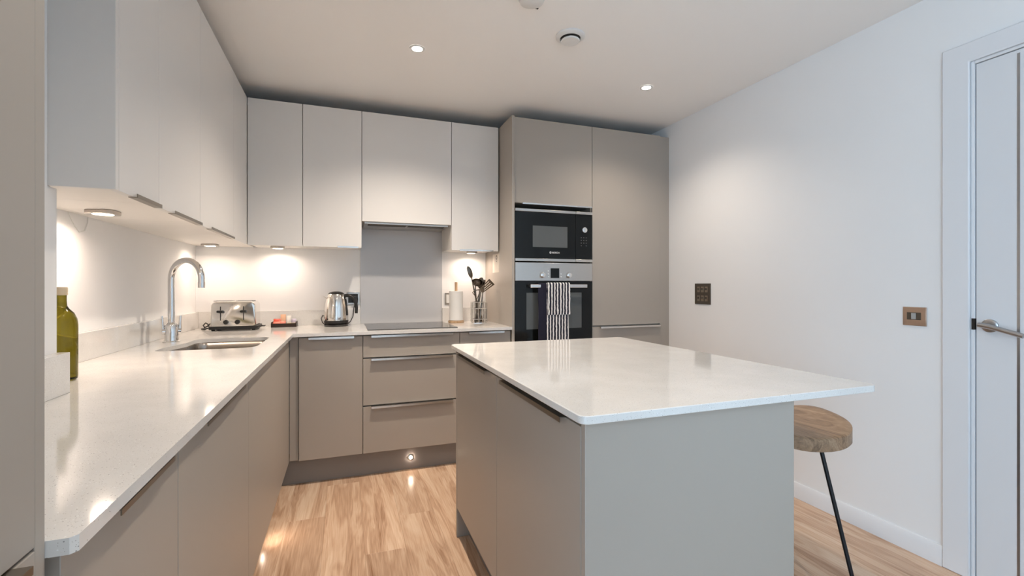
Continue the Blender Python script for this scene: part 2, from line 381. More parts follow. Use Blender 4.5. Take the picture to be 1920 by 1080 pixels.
# ---- left run of base cabinets (fronts face +X)
PL = 'base cabinets under the sink worktop'
def base_left(y0, y1, hy, label):
    t = thing('base_cabinet', ((XL+XD)/2, (y0+y1)/2, ZD), label, 'cabinet', PL)
    part('carcass', B(-.70, XD-T-.001, y0+.0005, min(y1, 2.99)-.0005, ZD, .70 if y1 > 2.5 else .889), greige, t)
    dr = part('door', B(XD-T, XD, y0+G, y1-G, ZD, .882), greige, t, .001)
    if hy: part('handle', lip_v(hy[0], hy[1], XD, .8865), shaded_handle_m, dr)
    return t
base_left(.676, 1.078, (.774, .985), 'narrow warm grey base cabinet nearest the camera under sink worktop')
base_left(1.078, 1.786, (1.20, 1.62), 'wide warm grey base cabinet in middle of the left run')
base_left(1.786, 3.012, None, 'long warm grey front under the sink reaching the corner')
o = part('plinth_board', B(XD-.079, XD-.06, .66, 3.06, 0, .150), plinth_m, None, .001); tag(o, 'grey plinth board under the left run of cabinets', 'plinth')

# ---- back run of base cabinets (fronts face -Y)
def base_back(x0, x1, label, name='base_cabinet', grp='base cabinets under the hob worktop'):
    t = thing(name, ((x0+x1)/2, 3.3, ZD), label, 'cabinet', grp)
    part('carcass', B(x0+.0005, x1-.0005, YD+T+.001, YB-.002, ZD, .889), greige, t)
    return t
o = part('corner_post', B(XD+.001, -.2585, YD+.016, YD+.035, ZD, .889), greige, None, .001); tag(o, 'narrow grey corner filler post between the two base runs', 'filler panel')
t = base_back(-.2565, .1050, 'single door base cabinet left of the drawers')
dr = part('door', B(-.2565+G, .1050-G, YD, YD+T, ZD, .882), greige, t, .001)
part('handle', lip_h(-.201, .054, YD, .8835), handle_m, dr)
t = base_back(.1050, .7165, 'three drawer pan unit under the hob', 'drawer_unit')
for z0, z1 in ((.7475, .882), (.4515, .7385), (ZD, .4425)):
    dr = part('drawer_front', B(.1050+G, .7165-G, YD, YD+T, z0, z1), greige, t, .001)
    part('handle', lip_h(.155, .668, YD, z1+.0015), handle_m, dr)
t = base_back(.7165, 1.074, 'narrow base cabinet between drawers and oven tower')
dr = part('door', B(.7165+G, 1.074-G, YD, YD+T, ZD, .882), greige, t, .001)
part('handle', lip_h(.774, 1.022, YD, .8835), handle_m, dr)
o = part('plinth_board', B(XD-.0595, 1.0775, YD+.06, YD+.079, 0, .150), plinth_m, None, .001); tag(o, 'grey plinth board with small light below the drawers', 'plinth')

# ---- worktop with sink cut-out and upstands
sink_poly = rounded([(-.775, 2.39), (-.385, 2.39), (-.385, 2.86), (-.732, 2.86), (-.732, 2.68), (-.775, 2.52)], [.03, .07, .05, .05, .10, .08], 6)
outer = [(XW-.006, .656), (XW, .663), (XW, YW), (1.0775, YW), (1.0775, YB-.0005), (XL+.0005, YB-.0005), (XL+.0005, 1.5475), (-.7095, 1.5475), (-.7095, .656)]
bm = NB(); prism(bm, outer, ZW-TW, ZW, [sink_poly])
wt = part('worktop', bm, quartz_m, None, .0015, 2); tag(wt, 'white speckled quartz worktop wrapping the sink and hob corner', 'worktop')
def ups(label, *a): tag(part('upstand', B(*a), quartz_m, None, .001), label, 'upstand', 'quartz upstands along the worktop')
ups('long quartz upstand on the wall behind the tap', XL+.0005, XL+.020, 1.548, YB-.0005, ZW+.0003, 1.017)
ups('quartz upstand behind the toaster, tray and kettle', XL+.0205, .1095, YB-.020, YB-.0005, ZW+.0003, 1.017)
ups('short quartz upstand behind the paper towel and utensils', .7205, 1.0775, YB-.020, YB-.0005, ZW+.0003, 1.017)
ups('quartz upstand on the wall pier in front of the bottle', -.7095, -.683, .657, 1.549, ZW+.0003, 1.017)
o = part('splashback', B(.110, .720, YB-.012, YB-.0005, ZW+.0005, 1.645), splash_m, None, .001); tag(o, 'pale grey glass splashback behind the hob', 'splashback')

# ---- wall cabinets, left run (fronts face +X)
GL = 'pale grey wall cabinets above the sink'
def wall_left(y0, y1, hy, label, door=True):
    t = thing('wall_cabinet', ((XL+XU)/2, (y0+y1)/2, ZUB), label, 'cabinet', GL)
    part('carcass', B(XL+.0005, XU-T-.001, y0+.0005, y1-.0005, 1.458, ZUT-.002), carc_m, t)
    dr = part('door', B(XU-T, XU, y0+G*.6, y1-G*.6, ZUB+.002, ZUT), lightgrey, t, .001)
    if hy: part('handle', lip_v(hy[0], hy[1], XU, ZUB+.0005, False, w=.008), shaded_handle_m, dr)
    return t
t = wall_left(1.5255, 1.810, (1.616, 1.808), 'narrow pale grey wall cabinet with exposed grey end panel')
part('end_panel', B(XL+.001, XU, 1.507, 1.525, ZUB+.002, ZUT), lightgrey, t, .001)
wall_left(1.810, 2.268, (1.934, 2.266), 'medium pale grey wall cabinet, middle of the row above the sink')
wall_left(2.268, 2.880, (2.411, 2.872), 'wide pale grey wall cabinet above the tap')
t = thing('wall_cabinet', (-.75, 3.06, ZUB), 'blank corner wall cabinet section above the toaster', 'cabinet', GL)
part('carcass', B(XL+.0005, XU-T-.001, 2.8805, YB-.001, 1.458, ZUT-.002), carc_m, t)
part('blank_panel', B(XU-T, XU, 2.881, 3.2535, ZUB+.002, ZUT), lightgrey, t, .001)

# ---- wall cabinets, back run (fronts face -Y)
GB = 'pale grey wall cabinets on the hob wall'
def wall_back(x0, x1, zb, hx, label, name='wall_cabinet'):
    t = thing(name, ((x0+x1)/2, 3.44, zb), label, 'cabinet', GB)
    part('carcass', B(x0+.0005, x1-.0005, YU+T+.001, YB-.001, zb+.012, ZUT-.002), carc_m, t)
    dr = part('door', B(x0+G, x1-G, YU, YU+T, zb+.001, ZUT), lightgrey, t, .001)
    if hx: part('handle', (lambda b: (box(b, hx[0], hx[1], YU-.008, YU+.012, zb-.0012, zb+.0005), box(b, hx[0], hx[1], YU-.010, YU-.008, zb-.0012, zb+.008), b)[2])(NB()), handle_m, dr)
    return t
wall_back(XU+.001, -.254, ZUB, None, 'pale grey wall cabinet in the corner, leftmost on hob wall')
wall_back(-.254, .1075, ZUB, (-.044, .086), 'pale grey wall cabinet just left of the hood front')
t = wall_back(.1075, .717, 1.624, None, 'wide shorter pale grey hood front above the hob')
wall_back(.717, 1.0705, ZUB, (.775, 1.027), 'pale grey wall cabinet between hood and oven tower')
hd = thing('cooker_hood', (.412, 3.44, 1.600), 'slim steel extractor hood tucked under the wide front', 'cooker hood')
part('body', B(.125, .700, 3.285, 3.600, 1.612, 1.635), steel, hd, .002)
part('filter', B(.150, .405, 3.30, 3.375, 1.609, 1.612), dark_m, hd, .001); part('filter', B(.420, .675, 3.30, 3.375, 1.609, 1.612), dark_m, hd, .001)

# ---- oven tower + fridge housing (fronts face -Y)
tw = thing('oven_tower', (1.40, 3.3, 0), 'tall warm grey cabinet housing the microwave and oven', 'cabinet')
part('side_panel', B(1.0785, 1.0975, 2.985, YB-.001, 0, ZUT+.003), greige, tw, .001)
bm = NB(); box(bm, 1.099, 1.7095, YD+.021, YB-.001, 1.768, ZUT-.002); box(bm, 1.099, 1.7095, YD+.021, YB-.001, ZD, .75); box(bm, 1.099, 1.1015, YD+.021, YB-.001, .75, 1.768); box(bm, 1.707, 1.7095, YD+.021, YB-.001, .75, 1.768)
box(bm, 1.1015, 1.707, YB-.03, YB-.001, .75, 1.768)
part('carcass', bm, greige, tw)
dr = part('door', B(1.0995, 1.7085, YD, YD+T, 1.768, ZUT), greige, tw, .001)
part('handle', (lambda b: (box(b, 1.155, 1.700, YD-.0205, YD+.012, 1.7655, 1.7675), box(b, 1.155, 1.700, YD-.0225, YD-.0205, 1.758, 1.7675), b)[2])(NB()), handle_m, dr)
dr = part('drawer_front', B(1.0995, 1.7085, YD, YD+T, ZD, .742), greige, tw, .001)
fr = thing('fridge_housing', (2.01, 3.3, 0), 'tall warm grey fridge freezer cabinet beside the right wall', 'cabinet')
part('carcass', B(1.7105, 2.3115, YD+.021, YB-.001, ZD, ZUT-.002), greige, fr)
part('door', B(1.7120, 2.3105, YD, YD+T, .899, ZUT), greige, fr, .001)
dr = part('door', B(1.7120, 2.3105, YD, YD+T, ZD, .887), greige, fr, .001)
part('handle', lip_h(1.772, 2.302, YD, .8885), handle_m, dr)
o = part('filler_strip', B(2.3125, XR-.0005, YD+.004, YD+.023, 0, ZUT-.004), greige, None, .001); tag(o, 'narrow warm grey filler strip between fridge cabinet and wall', 'filler panel')
o = part('plinth_board', B(1.0985, 2.3120, YD+.06, YD+.079, 0, .150), plinth_m, None, .001); tag(o, 'grey plinth board below the oven tower and fridge', 'plinth')

# ---- tall larder at the left edge of the frame (front faces +X)
ld = thing('tall_larder', (-.62, .35, 0), 'tall grey larder cabinet cut by the left frame edge', 'cabinet')
part('carcass', B(XL+.001, XD-T-.003, .04, .636, .05, ZUT), greige, ld)
part('end_panel', B(XL+.001, XD-.003, .637, .655, 0, ZUT+.003), greige, ld, .001)
part('door', B(XD-T-.002, XD-.002, .04, .6355, .914, ZUT), greige, ld, .001)
dr = part('door', B(XD-T-.002, XD-.002, .04, .6355, ZD, .910), greige, ld, .001)
part('handle', lip_v(.15, .597, XD-.002, .9115, True, 1, .0155), shaded_handle_m, dr)

# ---- island
isl = thing('island_cabinet', (.82, 1.54, 0), 'warm grey kitchen island base with blue-grey lit end', 'cabinet')
IX = .500
part('carcass', B(IX+.021, 1.125, .930, 2.150, ZD, .889), greige, isl)
part('end_panel', B(IX, 1.130, .908, .926, 0, .8905), greige, isl, .001)
part('end_panel', B(IX, 1.130, 2.152, 2.171, 0, .8905), greige, isl, .001)
part('back_panel', B(1.1255, 1.130, .927, 2.151, 0, .8905), greige, isl)
for y0, y1, h0, h1 in ((.928, 1.543, 1.006, 1.47), (1.543, 2.150, 1.646, 2.09)):
    dr = part('door', B(IX+.0005, IX+.0195, y0+G, y1-G, .140, .874), greige, isl, .001)
    part('handle', lip_v(h0, h1, IX+.0005, .8755, True, -1, .014), shaded_handle_m, dr)
part('plinth_board', B(IX+.06, IX+.079, .927, 2.151, 0, .14), plinth_m, isl)
ip = rounded([(.4795, .884), (1.4275, .884), (1.4275, 2.198), (.4795, 2.198)], [.022, .022, .022, .022], 6)
bm = NB(); prism(bm, ip, ZW-TW, ZW)
o = part('island_worktop', bm, quartz_m, None, .002, 2); tag(o, 'white speckled quartz slab overhanging the island', 'worktop')

# ------------------------------------------------------------------ appliances
mw = thing('microwave', (1.404, 3.1, 1.362), 'black built-in microwave with steel trims above the oven', 'microwave')
MY = 2.992
part('body', B(1.110, 1.698, MY+.021, 3.42, 1.372, 1.722), black_pl, mw)
dr = part('door', B(1.1035, 1.5690, MY, MY+.02, 1.3845, 1.7075), black_gl, mw, .001)
part('window', B(1.235, 1.504, MY-.0008, MY-.0001, 1.464, 1.613), reflection_gl, dr)
cp = part('control_panel', B(1.5715, 1.7050, MY, MY+.02, 1.3845, 1.7075), black_gl, mw, .001)
bm = NB(); lathe(bm, [(.0225, 0), (.0225, .010), (.019, .016), (.016, .017)], (1.638, MY, 1.596), 32, '-Y'); part('dial', bm, chrome, cp)
bm = NB()
for r in range(4):
    for c in range(3):
        if r == 3 and c == 1: continue
        xx = 1.616+c*.0205; zz = 1.541-r*.0195; box(bm, xx-.0035, xx+.0035, MY-.0006, MY-.0001, zz-.0016, zz+.0016)
part('keypad_marks', bm, mat('grey_print', (.22, .22, .22), .5, noise=.03), cp, flat=True)
for z0, z1 in ((1.709, 1.7285), (1.3635, 1.383)):
    part('trim', B(1.1035, 1.5690, MY-.006, MY+.02, z0, z1), steel, mw, .0015); part('trim', B(1.5715, 1.7050, MY-.006, MY+.02, z0, z1), steel, mw, .0015)
bm = text_mesh('BOSCH', .0155); bmesh.ops.transform(bm, matrix=Matrix.Translation((1.3845, MY-.0003, 1.4215)) @ Matrix.Rotation(PI/2, 4, 'X') @ Matrix.Diagonal((1.12, 1, 1, 1)), verts=bm.verts)
part('lettering', bm, letter_m, dr, flat=True)
bm = NB()
def annulus(bm, c, r0, r1, n=24):
    a = [bm.verts.new((c[0]+r0*math.cos(2*PI*i/n), c[1], c[2]+r0*math.sin(2*PI*i/n))) for i in range(n)]
    b = [bm.verts.new((c[0]+r1*math.cos(2*PI*i/n), c[1], c[2]+r1*math.sin(2*PI*i/n))) for i in range(n)]
    for i in range(n): bm.faces.new((a[i], b[i], b[(i+1) % n], a[(i+1) % n]))
annulus(bm, (1.371, MY-.0005, 1.427), .0062, .0082)
for sx in (-1, 1): box(bm, 1.371+sx*.0026-.0009, 1.371+sx*.0026+.0009, MY-.0006, MY-.0001, 1.4215, 1.4325)
box(bm, 1.3685, 1.3735, MY-.0006, MY-.0001, 1.4262, 1.4278)
part('emblem', bm, letter_m, dr, flat=True)

ov = thing('oven', (1.404, 3.2, .756), 'black built-in oven with steel control panel and towel', 'oven')
part('body', B(1.110, 1.698, MY+.021, 3.54, .762, 1.345), black_pl, ov)
cp = part('control_panel', B(1.1035, 1.7050, MY-.004, MY+.02, 1.2265, 1.3545), steel, ov, .0015)
part('display', B(1.370, 1.437, MY-.0062, MY-.0041, 1.2465, 1.316), black_gl, cp)
for kx in (1.304, 1.509):
    bm = NB(); lathe(bm, [(.021, 0), (.0205, .012), (.018, .022), (.015, .024)], (kx, MY-.004, 1.267), 32, '-Y'); part('knob', bm, chrome, cp)
for bx, bz in ((1.352, 1.297), (1.353, 1.276), (1.354, 1.256), (1.452, 1.276), (1.4525, 1.256)):
    bm = NB(); lathe(bm, [(.0045, 0), (.0040, .002)], (bx, MY-.004, bz), 12, '-Y'); part('button', bm, letter_m, cp)
dr = part('door', B(1.1035, 1.7050, MY, MY+.02, .758, 1.2225), black_gl, ov, .001)
part('window', B(1.188, 1.618, MY-.0008, MY-.0001, .888, 1.143), reflection_gl, dr)
bm = NB(); box(bm, 1.200, 1.640, MY-.050, MY-.036, 1.177, 1.202)
part('handle', bm, handle_m, dr, .004, 3)
for bx in (1.212, 1.615): part('handle_bracket', B(bx-.008, bx+.016, MY-.038, MY, 1.182, 1.198), black_pl, dr)

# tea towel over the oven handle
def sheet(x0, x1, ys, amp, freq, ph, zs, nx=40, thick=.004):
    bm = NB(); n = len(zs); gr = []
    for j in range(n):
        rowv = []
        for i in range(nx+1):
            t = i/nx; a = amp*min(1, j/6); yy = ys[j]+a*math.sin(freq*t*2*PI+ph+j*.12)
            xx = x0+(x1-x0)*t+.0018*math.sin(j*.5+t*3)
            rowv.append(bm.verts.new((xx, yy, zs[j])))
        gr.append(rowv)
    for j in range(n-1):
        for i in range(nx): bm.faces.new((gr[j][i], gr[j][i+1], gr[j+1][i+1], gr[j+1][i]))
    bmesh.ops.recalc_face_normals(bm, faces=bm.faces[:])
    bmesh.ops.solidify(bm, geom=bm.faces[:], thickness=thick)
    return bm
tt = thing('tea_towel', (1.40, 2.94, .70), 'navy and white striped tea towel hanging on the oven handle', 'tea towel')
def hang(yf, z_end, n, top=1.2075):
    ys, zs = [], []
    for k in range(7):
        a = PI*.5-k/6*PI*.5; ys.append(MY-.043-(MY-.043-yf)*math.cos(a)); zs.append(top-.012+.012*math.sin(a))
    for k in range(1, n+1): ys.append(yf); zs.append((top-.012)+(z_end-top+.012)*k/n)
    return ys, zs
ys, zs = hang(MY-.058, .990, 14, 1.2145); part('front_fold', sheet(1.322, 1.497, ys, .0022, 2.3, .4, zs, thick=.005), stripe_m, tt, ang=60)
ys, zs = hang(MY-.0535, .74, 22, 1.2115); part('middle_fold', sheet(1.318, 1.486, [y+.0 for y in ys], .0012, 2.1, 1.4, zs, thick=.002), stripe_m, tt, ang=60)
ys, zs = hang(MY-.0505, .74, 22, 1.2095); part('side_fold', sheet(1.257, 1.335, [y+.0 for y in ys], .0012, 1.1, .2, zs, thick=.0015), navy, tt, ang=60)

# hob
hb = thing('induction_hob', (.425, 3.31, ZW), 'flat grey glass hob set in the worktop', 'hob')
part('glass', B(.135, .715, 3.050, 3.560, ZW+.0002, ZW+.005), hob_m, hb, .001)
zone_m = mat('hob_print', (.11, .105, .10), .3, noise=.03)
for cx, cy, r in ((.275, 3.17, .075), (.275, 3.43, .095), (.575, 3.17, .095), (.575, 3.43, .075)):
    bm = NB(); a = ring(bm, Vector((cx, cy, ZW+.0053)), Vector((1, 0, 0)), Vector((0, 1, 0)), r, 40); b = ring(bm, Vector((cx, cy, ZW+.0053)), Vector((1, 0, 0)), Vector((0, 1, 0)), r-.002, 40)
    bridge(bm, b, a); part('zone_mark', bm, zone_m, hb, flat=True)

# sink (undermounted bowl below the cut-out)
sk = thing('sink', (-.58, 2.62, .70), 'undermounted stainless steel sink below the tap', 'sink')
def offset(poly, k):
    cx = sum(p[0] for p in poly)/len(poly); cy = sum(p[1] for p in poly)/len(poly)
    return [(cx+(p[0]-cx)*k, cy+(p[1]-cy)*k) for p in poly]
bm = NB(); prev = None
zin = ZW-TW-.0005
for k, z in ((1.06, zin), (1.012, zin), (1.0, zin-.004), (.985, zin-.03), (.97, zin-.14), (.93, zin-.165), (.80, zin-.172), (.2, zin-.176)):
    rg = [bm.verts.new((p[0], p[1], z)) for p in offset(sink_poly, k)]
    if prev: bridge(bm, prev, rg)
    prev = rg
bm.faces.new(prev); bmesh.ops.recalc_face_normals(bm, faces=bm.faces[:]); bmesh.ops.reverse_faces(bm, faces=bm.faces[:]) 
part('bowl', bm, sink_m, sk, ang=50)
bm = NB(); lathe(bm, [(.045, 0), (.045, .003), (.03, .004), (.02, .002)], (-.58, 2.62, zin-.1758), 28); part('waste', bm, chrome, sk)

# tap
tp = thing('kitchen_tap', (-.812, 2.745, ZW), 'tall chrome swan-neck tap behind the sink', 'tap')
tx, ty = -.812, 2.745
bm = NB(); lathe(bm, [(.036, 0), (.036, .006), (.030, .010), (.0285, .03), (.0285, .085), (.020, .098), (.0165, .10)], (tx, ty, ZW), 32); part('body', bm, chrome, tp)
dv = Vector((.152, -.095, 0)); rad = dv.length/2; dn = dv.normalized()
pts = [Vector((tx, ty, ZW+.09)), Vector((tx, ty, 1.10)), Vector((tx, ty, 1.20)), Vector((tx, ty, 1.228))]
for k in range(1, 19):
    a = PI-PI*k/18*1.0; pts.append(Vector((tx, ty, 1.228))+dn*(rad+rad*math.cos(a))+Vector((0, 0, rad*math.sin(a))))
pts.append(pts[-1]+Vector((0, 0, -.022)))
bm = NB(); tube(bm, pts, .0145, 20); part('spout', bm, chrome, tp)
bm = NB(); cyl(bm, pts[-1]+Vector((0, 0, .004)), pts[-1]+Vector((0, 0, -.024)), .0158, .0152); part('aerator', bm, chrome, tp)
side = Vector((.92, .39, 0))
for s in (-1, 1):
    p0 = Vector((tx, ty, ZW+.055)); p1 = p0+side*s*.038
    bm = NB(); cyl(bm, p0+side*s*.025, p1, .015, .014); 
    tube(bm, [p1-side*s*.004, p1-side*s*.003+Vector((0, 0, .035)), p1+Vector((0, 0, .078))], [.0075, .006, .005], 12)
    part('lever', bm, chrome, tp)

# ------------------------------------------------------------------ things on the worktop
# bottle
bt = thing('oil_bottle', (-.796, 1.752, ZW), 'olive green glass bottle behind the wall pier', 'bottle')
bm = NB(); lathe(bm, [(.034, 0), (.039, .004), (.040, .012), (.040, .165), (.038, .182), (.031, .200), (.020, .213), (.0155, .222), (.0145, .236), (.0145, .258)], (-.796, 1.752, ZW+.0005), 40); part('glass', bm, bottle_m, bt)
bm = NB(); lathe(bm, [(.0165, 0), (.0172, .004), (.0165, .008), (.0172, .012), (.0168, .022), (.0155, .024)], (-.796, 1.752, ZW+.254), 32); part('cap', bm, cap_m, bt)

# toaster
ts = thing('toaster', (-.66, 3.42, ZW), 'polished four slot toaster with black levers and knobs', 'toaster')
X0, X1, Y0, Y1 = -.792, -.528, 3.335, 3.525
prof = rounded([(X0+.006, .938), (X1-.006, .938), (X1-.010, 1.094), (X0+.010, 1.094)], [.008, .008, .030, .030], 8)
bm = NB()
ny = [(Y0, .93), (Y0+.003, .97), (Y0+.012, .995), (Y0+.02, 1.0), (Y1-.02, 1.0), (Y1-.012, .995), (Y1-.003, .97), (Y1, .93)]
cx, cz = (X0+X1)/2, .938; prev = None
for y, k in ny:
    rg = [bm.verts.new((cx+(p[0]-cx)*(.5+.5*k), y, cz+(p[1]-cz)*k)) for p in prof]
    if prev: bridge(bm, prev, rg)
    else: bm.faces.new(rg)
    prev = rg
bm.faces.new(prev[::-1]); bmesh.ops.recalc_face_normals(bm, faces=bm.faces[:])
part('shell', bm, mirror, ts, ang=40)
bm = NB(); prism(bm, rounded([(X0-.004, Y0-.008), (X1+.004, Y0-.008), (X1+.004, Y1+.005), (X0-.004, Y1+.005)], .02, 5), ZW+.008, .9375); part('base', bm, black_pl, ts, .003)
for fx in (X0+.02, X1-.02):
    for fy in (Y0+.015, Y1-.02):
        bm = NB(); cyl(bm, (fx, fy, ZW), (fx, fy, ZW+.009), .010, .011, 16); part('foot', bm, black_pl, ts)
for lx in (-.729, -.602):
    part('lever_slot', B(lx-.0025, lx+.0025, Y0-.0012, Y0+.0005, .975, 1.062), black_pl, ts)
    part('lever', B(lx-.017, lx+.017, Y0-.024, Y0-.0015, 1.024, 1.038), black_pl, ts, .003)
for kx in (-.699, -.636):
    bm = NB(); lathe(bm, [(.015, 0), (.0145, .010), (.012, .016), (.008, .017)], (kx, Y0+.001, .964), 24, '-Y'); part('knob', bm, black_pl, ts)
for sx in (-.728, -.606):
    for sy in (3.40, 3.46): part('bread_slot', B(sx-.05, sx+.05, sy-.014, sy+.014, 1.0925, 1.0955), black_pl, ts)
part('crumb_tray_tab', B(X1+.004, X1+.028, Y1-.06, Y1-.02, ZW+.012, ZW+.018), black_pl, ts, .002)
bm = NB(); tube(bm, [(X0-.003, 3.46, .945), (X0-.02, 3.455, .948), (X0-.034, 3.44, .932), (X0-.050, 3.45, .925), (X0-.062, 3.47, .938), (X0-.052, 3.485, .952), (X0-.034, 3.475, .940), (X0-.025, 3.45, .921), (X0-.045, 3.43, .9155), (X0-.066, 3.45, .9155), (X0-.06, 3.49, .9155)], .0042, 8); part('bundled_cord', bm, black_pl, ts)

# tray with sachets
tr = thing('serving_tray', (-.390, 3.535, ZW), 'small dark wooden tray of tea sachets on worktop', 'tray')
TX0, TX1, TY0, TY1 = -.468, -.312, 3.485, 3.592
part('base', B(TX0, TX1, TY0, TY1, ZW, ZW+.005), traym, tr)
for a in ((TX0, TX1, TY0, TY0+.005, .021), (TX0, TX1, TY1-.005, TY1, .021), (TX0, TX0+.005, TY0+.005, TY1-.005, .03), (TX1-.005, TX1, TY0+.005, TY1-.005, .03)):
    part('side', B(a[0], a[1], a[2], a[3], ZW+.005, ZW+.005+a[4]), traym, tr, .0008)
def sachet(cx, cy, z, w, d, h, rx, rz, m, label):
    bm = NB(); nx = 6; a = []
    for s in (1, -1):
        g = [[bm.verts.new((w*(i/nx-.5), s*d*.5*(1-abs(2*i/nx-1)**3)*(1-abs(2*j/nx-1)**3)+s*.0004, h*(j/nx))) for i in range(nx+1)] for j in range(nx+1)]
        for j in range(nx):
            for i in range(nx): bm.faces.new((g[j][i], g[j][i+1], g[j+1][i+1], g[j+1][i]))
        a.append(g)
    loop = [(0, i) for i in range(nx)]+[(j, nx) for j in range(nx)]+[(nx, i) for i in range(nx, 0, -1)]+[(j, 0) for j in range(nx, 0, -1)]
    for q in range(len(loop)):
        j, i = loop[q]; j2, i2 = loop[(q+1) % len(loop)]
        bm.faces.new((a[0][j][i], a[0][j2][i2], a[1][j2][i2], a[1][j][i]))
    bmesh.ops.recalc_face_normals(bm, faces=bm.faces[:])
    M = Matrix.Translation((cx, cy, z)) @ Matrix.Rotation(rz, 4, 'Z') @ Matrix.Rotation(rx, 4, 'X')
    bmesh.ops.transform(bm, matrix=M, verts=bm.verts)
    return tag(part('tea_sachet', bm, m, None), label, 'sachet', 'sachets in the dark tray')
zt = ZW+.0055
sachet(-.437, 3.535, zt, .044, .012, .052, -.35, .05, redp, 'red foil sachet at the left of the dark tray')
sachet(-.438, 3.514, zt, .046, .010, .034, -.5, -.05, coralp, 'low coral sachet in front of the red foil one')
sachet(-.398, 3.512, zt, .036, .010, .038, -.45, .1, coralp, 'coral sachet in middle of the tray below the peach one')
sachet(-.402, 3.560, zt, .034, .010, .078, -.15, 0, peachp, 'tall peach paper sachet standing at the tray back')
sachet(-.364, 3.545, zt, .031, .014, .070, -.2, .08, whitep, 'white paper sachet standing in the tray')
sachet(-.336, 3.552, zt, .030, .010, .048, -.3, -.1, lilacp, 'lilac foil sachet at right end of the tray')
sachet(-.345, 3.513, zt, .050, .008, .026, -.7, 0, goldp, 'small gold sachet lying at tray front right')
sachet(-.388, 3.500, zt, .028, .006, .024, -.7, .3, goldp, 'tiny gold sachet lying at tray front centre')

# kettle
kx, ky = -.056, 3.475
kt = thing('kettle', (kx, ky, ZW), 'polished steel kettle with black lid and handle', 'kettle')
bm = NB(); lathe(bm, [(.078, 0), (.080, .004), (.076, .014), (.060, .017)], (kx, ky, ZW), 40); part('power_base', bm, black_pl, kt)
bm = NB(); lathe(bm, [(.074, .0172), (.080, .022), (.0815, .040), (.080, .042)], (kx, ky, ZW), 40); part('base_ring', bm, black_pl, kt)
bm = NB(); lathe(bm, [(.0805, .0422), (.081, .06), (.0795, .10), (.075, .145), (.068, .185), (.061, .208), (.058, .218), (.055, .2225)], (kx, ky, ZW), 48); part('body', bm, mirror, kt)
bm = NB(); lathe(bm, [(.0545, .2226), (.052, .228), (.042, .236), (.025, .241), (.012, .2425), (.0, .2427)], (kx, ky, ZW), 40, caps=False); part('lid', bm, black_pl, kt)
bm = NB()
sp0 = Vector((kx-.052, ky-.012, ZW+.185)); prev = None
for t, (rr, hh) in zip((0, .5, 1), ((.020, 0), (.017, .012), (.013, .022))):
    c = Vector((kx-.052-.030*t, ky-.010*t-.006, ZW+.185+.026*t)); rg = [bm.verts.new(c+Vector((rr*.55*math.cos(a), rr*math.sin(a), .55*rr*math.cos(a)*-.5))) for a in [2*PI*i/16 for i in range(16)]]
    if prev: bridge(bm, prev, rg)
    else: bm.faces.new(rg[::-1])
    prev = rg
bm.faces.new(prev); part('spout', bm, mirror, kt)
hp = [(kx+.052, ky-.004, ZW+.212), (kx+.075, ky-.008, ZW+.214), (kx+.100, ky-.012, ZW+.207), (kx+.120, ky-.015, ZW+.188), (kx+.130, ky-.017, ZW+.160), (kx+.134, ky-.018, ZW+.125), (kx+.133, ky-.018, ZW+.088)]
bm = NB(); tube(bm, hp, [.012, .013, .0125, .0125, .012, .011, .010], 14); part('handle', bm, black_pl, kt)
bm = NB(); tube(bm, [(kx+.060*1.0, ky-.030, ZW+.190), (kx+.066, ky-.036, ZW+.15), (kx+.071, ky-.0375, ZW+.11), (kx+.073, ky-.0385, ZW+.075)], .006, 10); part('water_gauge', bm, black_pl, kt)
bm = NB(); tube(bm, [(kx-.07, ky-.025, ZW+.010), (kx-.088, ky-.03, ZW+.028), (kx-.096, ky-.02, ZW+.055), (kx-.088, ky+.01, ZW+.075), (kx-.083, ky+.04, ZW+.07)], .0032, 8); part('cord', bm, black_pl, kt)
bm = NB(); tube(bm, [(kx+.072, ky+.01, ZW+.010), (kx+.095, ky+.0, ZW+.030), (kx+.112, ky+.02, ZW+.065), (kx+.118, ky+.06, ZW+.12), (kx+.128, 3.572, ZW+.165), (kx+.137, 3.575, ZW+.185)], .0032, 8); part('cord', bm, black_pl, kt)

# sockets on the back wall
def socket(x0, x1, z0, z1, label, plug):
    s = thing('wall_socket', ((x0+x1)/2, YB, z0), label, 'socket')
    part('plate', B(x0, x1, YB-.008, YB-.0005, z0, z1), steel, s, .002)
    part('insert', B(x0+.012, x1-.012, YB-.0095, YB-.0081, z0+.014, z1-.014), black_pl if plug else white_pl, s, .001)
    if plug:
        bm = NB(); prism(bm, rounded([(x0+.044, z0+.024), (x1-.012, z0+.024), (x1-.012, z1-.030), (x0+.044, z1-.030)], .012, 5), YB-.045, YB-.0096, axis='Y'); part('plug', bm, black_pl, s, .004)
    else: part('rocker', B((x0+x1)/2-.008, (x0+x1)/2+.008, YB-.0125, YB-.0096, z0+.034, z1-.034), black_pl, s, .001)
socket(.012, .104, 1.052, 1.146, 'steel socket with black plug behind the kettle', True)
socket(.742, .834, 1.042, 1.136, 'steel switched socket half hidden behind the paper towel', False)

